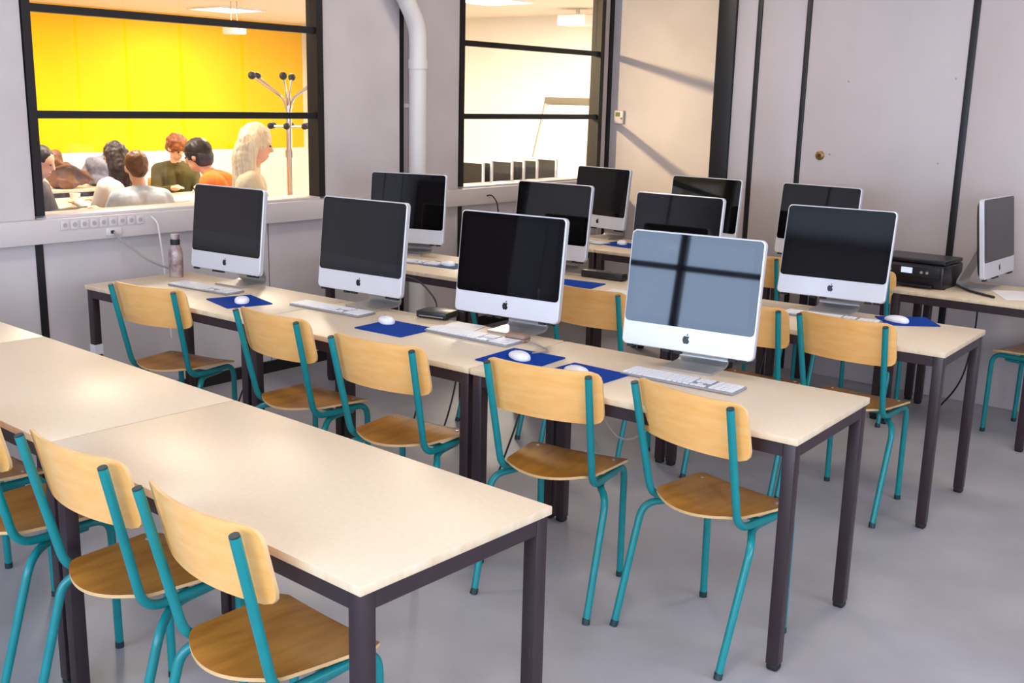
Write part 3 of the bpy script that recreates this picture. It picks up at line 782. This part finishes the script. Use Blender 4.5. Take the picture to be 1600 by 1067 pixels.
# cables under the tables
UC = 'cables hanging under the tables'
cable([(-2.95, 0.42, 0.70), (-2.96, 0.38, 0.5), (-3.02, 0.30, 0.25), (-3.2, 0.35, 0.012)], 'cable', 'black cable hanging under the left table behind the first chair', 0.004, UC)
cable([(-1.75, 0.50, 0.70), (-1.76, 0.47, 0.45), (-1.80, 0.40, 0.2), (-1.86, 0.44, 0.012)], 'cable', 'black cable hanging under the table behind the centre chair', 0.004, UC)
cable([(-1.95, 0.52, 0.70), (-1.97, 0.50, 0.5), (-2.0, 0.46, 0.25), (-2.1, 0.44, 0.012)], 'cable', 'black cable hanging under the table between second and centre chair', 0.004, UC)
cable([(-1.30, 0.40, 0.70), (-1.29, 0.34, 0.5), (-1.32, 0.22, 0.22), (-1.40, 0.15, 0.012)], 'cable', 'black cable hanging beside the paired table legs of the middle row', 0.004, UC)
cable([(-1.05, 0.42, 0.70), (-1.02, 0.45, 0.55), (-0.92, 0.50, 0.40), (-0.80, 0.55, 0.50), (-0.72, 0.5, 0.70)], 'cable_grey', 'grey cable sagging under the table behind the fourth chair', 0.004, UC)
cable([(-0.98, 1.90, 0.70), (-1.0, 1.84, 0.5), (-1.03, 1.80, 0.25), (-1.1, 1.9, 0.012)], 'cable', 'black cable hanging under the third row behind its chairs', 0.005, UC)
cable([(-0.42, 3.20, 0.70), (-0.42, 3.22, 0.5), (-0.47, 3.25, 0.2), (-0.6, 3.3, 0.012)], 'cable', 'thin black cable hanging under the printer table', 0.005, UC)
#PART3
# ------------------------------------------------------------------ the room behind the glass: furniture
def room_table(x0, x1, y0, y1, label, h=TH):
    o = empty('meeting_table', ((x0 + x1) / 2, (y0 + y1) / 2, 0)); tag(o, label, 'table')
    a, b = (x1 - x0) / 2, (y1 - y0) / 2
    obj('tabletop', B(-a, a, -b, b, h - 0.024, h, bev=0.003), M['laminate'], o)
    for sx in (-1, 1):
        obj('apron', B(sx * (a - .03) - .01, sx * (a - .03) + .01, -b + .05, b - .05, h - .07, h - .024), M['brown'], o, smooth=False)
        for sy in (-1, 1):
            obj('leg', B(sx * (a - .04) - .02, sx * (a - .04) + .02, sy * (b - .04) - .02, sy * (b - .04) + .02, 0, h - .024, bev=.003), M['brown'], o)
    for sy in (-1, 1):
        obj('apron', B(-a + .05, a - .05, sy * (b - .03) - .01, sy * (b - .03) + .01, h - .07, h - .024), M['brown'], o, smooth=False)
    return o
room_table(-7.75, -7.08, 1.50, 3.35, 'long table the group sits around in the yellow room')
room_table(-9.6, -8.5, 1.9, 3.15, 'table with the brown bag below the yellow wall')

def capsule(bm, p0, r0, p1, r1, n=14):
    p0, p1 = Vector(p0), Vector(p1); ax = (p1 - p0)
    a = ax.normalized() if ax.length > 1e-6 else Vector((0, 0, 1))
    pts, rad = [], []
    for k in range(5):
        t = PI / 2 * k / 4; pts.append(p0 - a * r0 * math.cos(t)); rad.append(max(1e-4, r0 * math.sin(t)))
    for k in range(5):
        t = PI / 2 * (1 - k / 4); pts.append(p1 + a * r1 * math.cos(t)); rad.append(max(1e-4, r1 * math.sin(t)))
    tube(bm, pts, 0, n, rads=rad)

def ellipsoid(bm, c, rad, rot=None, seg=20):
    g = bmesh.ops.create_uvsphere(bm, u_segments=seg, v_segments=seg // 2 + 2, radius=1)
    R = rot or Matrix.Identity(3)
    for v in g['verts']: v.co = Vector(c) + R @ Vector((v.co.x * rad[0], v.co.y * rad[1], v.co.z * rad[2]))

def remeshed(bm, voxel, smooth=2):
    """one closed continuous surface from overlapping volumes"""
    me = bpy.data.meshes.new('tmp'); bm.to_mesh(me); bm.free()
    o = bpy.data.objects.new('tmp', me); C.objects.link(o)
    md = o.modifiers.new('r', 'REMESH'); md.mode = 'VOXEL'; md.voxel_size = voxel
    dg = bpy.context.evaluated_depsgraph_get(); ev = o.evaluated_get(dg); m2 = ev.to_mesh()
    out = bmesh.new(); out.from_mesh(m2); ev.to_mesh_clear()
    bpy.data.objects.remove(o); bpy.data.meshes.remove(me)
    for _ in range(smooth): bmesh.ops.smooth_vert(out, verts=out.verts[:], factor=0.5, use_axis_x=True, use_axis_y=True, use_axis_z=True)
    return out

def person(head, face, label, top, hair_m, skin='skin', lean=0.25, hyaw=0.0, hpitch=0.0, hair='short', legs='denim', group='people seated in the yellow room', arms=((0.30, 0.25), (0.30, 0.25)), turn_arm=0.0):
    """head: world position of the head centre; face: facing angle (0 = +y)"""
    lean_m = Matrix.Rotation(-lean, 3, 'X'); piv = Vector((0, 0, .55))
    up_ = lambda p: piv + lean_m @ (Vector(p) - piv)
    HC = up_((0, .02, 1.20))
    sc = head[2] / HC.z
    hr = lean_m @ Matrix.Rotation(hyaw, 3, 'Z') @ Matrix.Rotation(lean * 0.6 - hpitch, 3, 'X')
    H = lambda p: HC + hr @ Vector(p)
    caps = []   # (p0, r0, p1, r1, slot)  slot 0 skin, 1 top, 2 legs, 3 shoes
    def cp(p0, r0, p1, r1, sl): caps.append((Vector(p0), r0, Vector(p1), r1, sl))
    for s in (-1, 1):
        cp(up_((s * .075, 0, .60)), .105, up_((s * .075, .0, .75)), .098, 1)
        cp(up_((s * .075, 0, .75)), .098, up_((s * .095, -.01, .93)), .105, 1)
        cp(up_((s * .05, -.01, 1.0)), .062, up_((s * .165, -.01, .975)), .062, 1)
        el = up_((s * (.215 + turn_arm), .10, .78)); fwd, dn = arms[0 if s < 0 else 1]
        wr = Vector((el.x * 0.55, el.y + fwd, max(.79 / sc, el.z - dn * .1)))
        cp(up_((s * .175, -.01, .965)), .060, el, .048, 1)
        cp(el, .046, wr, .034, 1)
        d = (wr - el).normalized(); side = Vector((-d.y, d.x, 0)).normalized() * s
        pm = wr + d * .075
        cp(wr + d * .01, .026, pm, .030, 0); cp(wr + d * .02 - side * .015, .024, pm - side * .02, .022, 0)
        for k, (o_, ln) in enumerate(((.030, .060), (.010, .072), (-.010, .068), (-.030, .052))):
            b0 = pm + side * o_ + d * .012; b1 = b0 + d * ln * .6 + Vector((0, 0, -.006)); b2 = b1 + d * ln * .4 + Vector((0, 0, -.014))
            cp(b0, .0095, b1, .009, 0); cp(b1, .009, b2, .0075, 0)
        b0 = wr + d * .03 - side * .03; b1 = b0 - side * .03 + d * .03; cp(b0, .011, b1, .010, 0); cp(b1, .010, b1 + d * .028, .008, 0)
        cp((s * .085, 0, .545), .098, (s * .11, .40, .53), .066, 2)
        cp((s * .11, .40, .53), .064, (s * .115, .36, .11), .046, 2)
        cp((s * .115, .345, .06), .043, (s * .125, .50, .042), .036, 3)
    cp((-.06, 0, .57), .11, (.06, 0, .57), .11, 2)
    cp(up_((0, -.01, .98)), .08, up_((0, 0, 1.03)), .055, 1)
    cp(up_((0, 0, 1.02)), .050, H((0, -.01, -.06)), .047, 0)
    bm = bmesh.new()
    for p0, r0, p1, r1, sl in caps: capsule(bm, p0, r0, p1, r1)
    ellipsoid(bm, H((0, -.008, .02)), (.076, .095, .098), hr); ellipsoid(bm, H((0, .022, -.055)), (.054, .062, .060), hr)
    capsule(bm, H((0, .088, .01)), .009, H((0, .100, -.022)), .014, 8)
    for s in (-1, 1): ellipsoid(bm, H((s * .078, -.005, -.005)), (.012, .022, .032), hr, 10)
    out = remeshed(bm, .0095, 2)
    for f in out.faces:
        c = f.calc_center_median(); f.smooth = True
        best, bs = (c - H((0, 0, .0))).length - .105, 0
        for p0, r0, p1, r1, sl in caps:
            d = p1 - p0; t = max(0, min(1, (c - p0).dot(d) / max(1e-9, d.length_squared)))
            q = (c - p0 - d * t).length - (r0 + (r1 - r0) * t)
            if q < best: best, bs = q, sl
        f.material_index = bs
    for v in out.verts: v.co *= sc
    o = obj('person', out, [M[skin], M[top], M[legs], M['shoe']], smooth=False)
    for p in o.data.polygons: p.use_smooth = True
    root = Vector((head[0], head[1])) - Vector((HC.x * math.cos(face) - HC.y * math.sin(face), HC.x * math.sin(face) + HC.y * math.cos(face))) * sc
    o.location = (root.x, root.y, 0); o.rotation_euler = (0, 0, face)
    tag(o, label, 'person', group)
    # face features
    for s in (-1, 1):
        bm = bmesh.new(); ellipsoid(bm, H((s * .030, .080, .008)), (.011, .008, .007), hr, 10)
        for v in bm.verts: v.co *= sc
        obj('eye', bm, M['eye'], o)
    bm = bmesh.new(); ellipsoid(bm, H((0, .078, -.060)), (.022, .008, .006), hr, 10)
    for v in bm.verts: v.co *= sc
    obj('mouth', bm, M['lip'], o)
    # hair
    bm = bmesh.new(); amp, vox, fr = .004, .008, 40
    ellipsoid(bm, H((0, -.022, .036)), (.086, .098, .096), hr)
    if hair == 'short':
        ellipsoid(bm, H((0, -.050, -.015)), (.070, .058, .075), hr)
    elif hair == 'curly':
        amp, fr = .012, 30; ellipsoid(bm, H((0, -.02, .045)), (.10, .108, .098), hr); ellipsoid(bm, H((0, -.05, -.01)), (.088, .07, .08), hr)
    elif hair == 'bob':
        ellipsoid(bm, H((0, -.02, .035)), (.094, .106, .100), hr); ellipsoid(bm, H((0, -.045, -.02)), (.090, .075, .085), hr)
    elif hair in ('long', 'full'):
        amp = .006; fl = hair == 'full'
        if fl: ellipsoid(bm, H((0, -.02, .04)), (.096, .106, .104), hr)
        for k in range(-3, 4):
            a = k / 3 * 1.5
            p = H((math.sin(a) * .075, -.035 - math.cos(a) * .045, .03)); q = H((math.sin(a) * .085, -.045 - math.cos(a) * .055, -.10))
            dp, rr = (.34, .05) if fl else (.25, .036)
            e2 = Vector((q.x * (1.3 if fl else 1.05), q.y - .02 + abs(k) * .012, q.z - dp))
            capsule(bm, p, rr, q, rr); capsule(bm, q, rr, e2, .03)
    out = remeshed(bm, vox, 1)
    for v in out.verts:
        n_ = noise.noise(v.co * fr); v.co += v.co.normalized() * 0 + (v.co - HC).normalized() * n_ * amp
    for v in out.verts: v.co *= sc
    hobj = obj('hair', out, M[hair_m], o)
    for p in hobj.data.polygons: p.use_smooth = True
    # the chair they sit on
    c = copy_tree(proto); c.location = (root.x, root.y, 0); c.rotation_euler = (0, 0, face)
    return o, c

SEAT_G = 'chairs of the seated group'
def seated(lab_chair, *a, **k):
    o, c = person(*a, **k); tag(c, lab_chair, 'chair', SEAT_G)
seated('chair under the person in the pale blue sweater', (-5.90, 1.563, 1.135), 1.25, 'person with short brown hair in a pale blue sweater, back to the window', 'cl_blue', 'hair_brown', lean=0.30, hpitch=0.25, arms=((.22, .2), (.22, .2)), turn_arm=0.05)
seated('chair under the person with long dark hair', (-6.70, 1.865, 1.165), 1.75, 'person with long dark hair in a white shirt, seated at the table', 'cl_white', 'hair_dark', lean=0.15, hair='long', hpitch=0.2)
seated('chair under the person in the olive top', (-7.95, 3.27, 1.155), -1.9, 'person with curly auburn hair in an olive top, across the table', 'cl_olive', 'hair_red', lean=0.28, hair='curly', hpitch=0.5, hyaw=0.3)
seated('chair under the person in the orange sweater', (-6.30, 2.36, 1.185), 2.15, 'person with dark hair leaning forward in an orange sweater', 'cl_orange', 'hair_black', lean=0.52, hair='bob', hpitch=0.1, arms=((.10, .2), (.10, .2)), turn_arm=0.03)
seated('chair under the person with pale blond hair', (-5.20, 2.115, 1.325), -0.55, 'person with long pale blond hair in profile near the coat stand', 'cl_cream', 'hair_blond', skin='skin_pink', lean=0.10, hair='full', hpitch=0.15, group='people seated in the yellow room')
seated('chair under the person half hidden by the window frame', (-6.60, 1.215, 1.150), -0.9, 'person in a dark grey jacket half hidden by the left window frame', 'cl_grey', 'hair_black', skin='skin_pink', lean=0.25, hpitch=0.2)

# coat stand
cs = empty('coat_stand', (-6.0, 3.06, 0)); tag(cs, 'chrome coat stand with black ball hooks in front of the yellow wall', 'coat stand')
obj('base', lathe(bmesh.new(), [(0, 0), (0.19, 0), (0.19, 0.012), (0.05, 0.03), (0.03, 0.05), (0, 0.05)], 32), M['chrome'], cs)
obj('pole', T([(0, 0, .03), (0, 0, 1.70)], 0.026, 18), M['chrome'], cs)
for z in (1.20, 1.60): obj('collar', T([(0, 0, z - .03), (0, 0, z + .03)], 0.036, 18), M['chrome'], cs)
for k in range(6):
    a = k * PI / 3 + 0.25; c_, s_ = math.cos(a), math.sin(a)
    h = obj('upper_arm', T([(c_ * .02, s_ * .02, 1.58), (c_ * .05, s_ * .05, 1.66), (c_ * .30, s_ * .30, 1.82)], 0.010, 8, fr=.04), M['chrome'], cs)
    bm = bmesh.new(); ellipsoid(bm, (c_ * .31, s_ * .31, 1.83), (.032, .032, .032), None, 14); obj('ball', bm, M['cap'], h)
    h = obj('lower_arm', T([(c_ * .02, s_ * .02, 1.42), (c_ * .15, s_ * .15, 1.425)], 0.008, 8), M['chrome'], cs)
    bm = bmesh.new(); ellipsoid(bm, (c_ * .16, s_ * .16, 1.43), (.028, .028, .028), None, 12); obj('ball', bm, M['cap'], h)
# bag and jacket on the far table
bm = bmesh.new()
ellipsoid(bm, (0, -.02, .12), (.13, .15, .13)); ellipsoid(bm, (.02, -.09, .24), (.07, .08, .13)); ellipsoid(bm, (.05, .13, .10), (.09, .12, .07)); ellipsoid(bm, (.11, .0, .07), (.06, .14, .06)); capsule(bm, (.08, -.12, .26), .025, (.12, .16, .12), .03)
out = remeshed(bm, .012, 1)
for v in out.verts: v.co += Vector((.6, .2, 1)) * noise.noise(v.co * 14) * .03; v.co.z = max(0, v.co.z)
bg = empty('shoulder_bag', (-8.74, 2.53, TH)); tag(bg, 'slouching brown leather bag on the far table', 'bag')
obj('pouch', out, M['bag'], bg)
obj('strap', T([(.10, -.14, .20), (.17, -.02, .24), (.17, .12, .14), (.12, .22, .08)], .012, 8, fr=.1), M['bag'], bg)
bm = bmesh.new()
ellipsoid(bm, (0, 0, .14), (.12, .17, .15)); ellipsoid(bm, (.0, .12, .24), (.07, .07, .10)); ellipsoid(bm, (.05, -.08, .2), (.08, .10, .10)); ellipsoid(bm, (.08, .05, .08), (.1, .2, .07))
out = remeshed(bm, .018, 1)
for v in out.verts: v.co += Vector((1, .5, .6)) * noise.noise(v.co * 12) * .035; v.co.z = max(0, v.co.z)
jk = tag(obj('jacket', out, M['jacket']), 'crumpled grey blue jacket beside the brown bag', 'jacket'); jk.location = (-8.84, 2.95, TH)
cu = empty('paper_cup', (-7.17, 1.77, TH)); tag(cu, 'white paper cup on the table in front of the long haired person', 'cup')
obj('cup_wall', lathe(bmesh.new(), [(0, 0), (.032, 0), (.042, .10), (.044, .102), (.040, .102), (.030, .004), (0, .004)], 20), M['paper'], cu)
obj('drink', lathe(bmesh.new(), [(0, .080), (.0375, .080)], 20), M['hair_brown'], cu)
for k, (x, y, lab) in enumerate(((-7.15, 1.98, 'small pastry nearest the paper cup'), (-7.14, 2.10, 'small pastry in the middle of the food on the table'), (-7.13, 2.24, 'small pastry farthest from the paper cup'))):
    bm = bmesh.new(); ellipsoid(bm, (0, 0, .02), (.05, .035, .022)); ellipsoid(bm, (.03, .02, .022), (.03, .025, .02)); out = remeshed(bm, .006, 1)
    for v in out.verts: v.co.z = max(0, v.co.z + noise.noise(v.co * 60 + Vector((k * 3, 0, 0))) * .004)
    q = tag(obj('pastry', out, M['food']), lab, 'food', 'pastries on the table'); q.location = (x, y, TH); q.rotation_euler = (0, 0, k)

# dark screens standing in a row behind the corner window
st_ = room_table(-4.72, -4.13, 3.05, 4.70, 'narrow table behind the corner window carrying the row of screens')
ORD = ('first and nearest', 'second', 'third', 'fourth', 'fifth', 'last and farthest')
for k, y in enumerate((3.47, 3.57, 3.80, 3.95, 4.12, 4.39)):
    o = empty('screen', (-4.42, y, TH + 0.0005), (-0.05, -.06, .04, .03, 0.05, .0)[k]); tag(o, 'dark screen with a white frame behind the corner window, %s in the row' % ORD[k], 'screen', 'screens behind the corner window')
    fn = lambda u, v, d: Vector((u, d, v))
    obj('frame', prism(bmesh.new(), rrect(.46, .40, .014, 4, 0, .265), fn, 0.0, 0.022, bev=.003), M['white_plastic'], o)
    obj('display', prism(bmesh.new(), rrect(.43, .365, .008, 3, 0, .268), fn, -0.002, 0.003), M['shell'], o, smooth=False)
    obj('foot', B(-.10, .10, -.010, .034, 0, .006), M['white_plastic'], o, smooth=False)
    obj('neck', B(-.03, .03, .004, .018, .004, .10), M['white_plastic'], o, smooth=False)
# whiteboard with a dark top rail and a projector above
wbd = empty('whiteboard', (-5.45, Y2b, 1.2)); tag(wbd, 'whiteboard with a dark top rail on the white side wall', 'whiteboard')
obj('board', B(-.62, .70, -.02, 0, -.45, .44, bev=.003), M['paper'], wbd)
obj('top_rail', B(-.66, .74, -.05, 0, .455, .52, bev=.004), mat('olive_grey_rail', srgb(120, 112, 92), .5), wbd)
obj('pen_tray', B(-.4, .5, -.07, 0, -.48, -.45), M['alu_dark'], wbd, smooth=False)
cable([(-6.12, Y2b - .03, 1.68), (-6.16, Y2b - .03, 1.5), (-6.24, Y2b - .03, 1.2), (-6.34, Y2b - .03, 0.8)], 'cable_grey', 'thin cable running down from the whiteboard rail', .006)
pj = empty('projector', (-5.30, 6.15, C2)); tag(pj, 'white projector hanging from the ceiling by the whiteboard', 'projector')
obj('mount', T([(0, 0, 0), (0, 0, -.06)], .02, 12), M['alu'], pj)
obj('body', B(-.17, .17, -.12, .12, -.165, -.06, bev=.015, seg=3), M['white_plastic'], pj)
obj('lens', T([(-.06, .12, -.11), (-.06, .145, -.11)], .03, 16), M['glass'], pj)
pl = empty('pendant_lamp', (-8.0, 4.03, C2)); tag(pl, 'small white lamp hanging from rods in front of the yellow wall', 'lamp')
for dx in (-.05, .05): obj('rod', T([(dx, 0, 0), (dx, 0, -.20)], .006, 6), M['chrome'], pl)
obj('housing', B(-.10, .10, -.08, .08, -.32, -.19, bev=.02, seg=3), M['white_plastic'], pl)
# curtain drawn aside at the corner window
bm = bmesh.new(); N = 26; rows_ = []
for j in range(9):
    z = 1.0 + j / 8 * 1.55; wd = .07 + .05 * (1 - j / 8)
    rows_.append([bm.verts.new((-4.14 + .018 * math.sin(i * 1.5), 4.87 - wd * 1.0 + wd * i / N, z)) for i in range(N + 1)])
for a, b in zip(rows_, rows_[1:]):
    for i in range(N): bm.faces.new((a[i], a[i + 1], b[i + 1], b[i]))
g = bmesh.ops.solidify(bm, geom=bm.faces[:], thickness=.004)
tag(obj('curtain', bm, M['curtain']), 'narrow brown curtain gathered at the right of the corner window', 'curtain')

# ------------------------------------------------------------------ ceiling lamps of the computer room
NEU = (1.0, 0.84, 0.66)
for x, y, lb in ((-2.6, -1.0, 'square ceiling lamp above the left of the foreground table'), (0.2, -1.0, 'square ceiling lamp above the right of the foreground table'), (-2.6, 2.2, 'square ceiling lamp above the left of the third row'), (0.2, 2.2, 'square ceiling lamp above the right of the third row')):
    ceiling_panel((x, y, CEIL), 0.6, lb, 17, NEU, M['lampglow_day'])

# unseen cabinet added in the front left corner for dark reflections in the screens
cb = empty('added_cabinet', (-3.72, -4.1, 0)); tag(cb, 'unseen tall grey brown cabinet added left of the street windows for the screen reflections', 'added_cabinet')
obj('carcass', B(-.26, .24, -.60, .60, 0.04, 1.95, bev=.004), M['added_cabinet'], cb, smooth=False)
obj('plinth', B(-.25, .21, -.58, .58, 0, .045), M['cap'], cb, smooth=False)
for sy in (-1, 1):
    dq = obj('door', B(.24, .26, min(sy * .005, sy * .595), max(sy * .005, sy * .595), .06, 1.93, bev=.003), M['added_cabinet'], cb)
    obj('handle', T([(.262, sy * .05, .95), (.285, sy * .05, .95), (.285, sy * .05, 1.10), (.262, sy * .05, 1.10)], .006, 8, fr=.01), M['chrome'], dq)
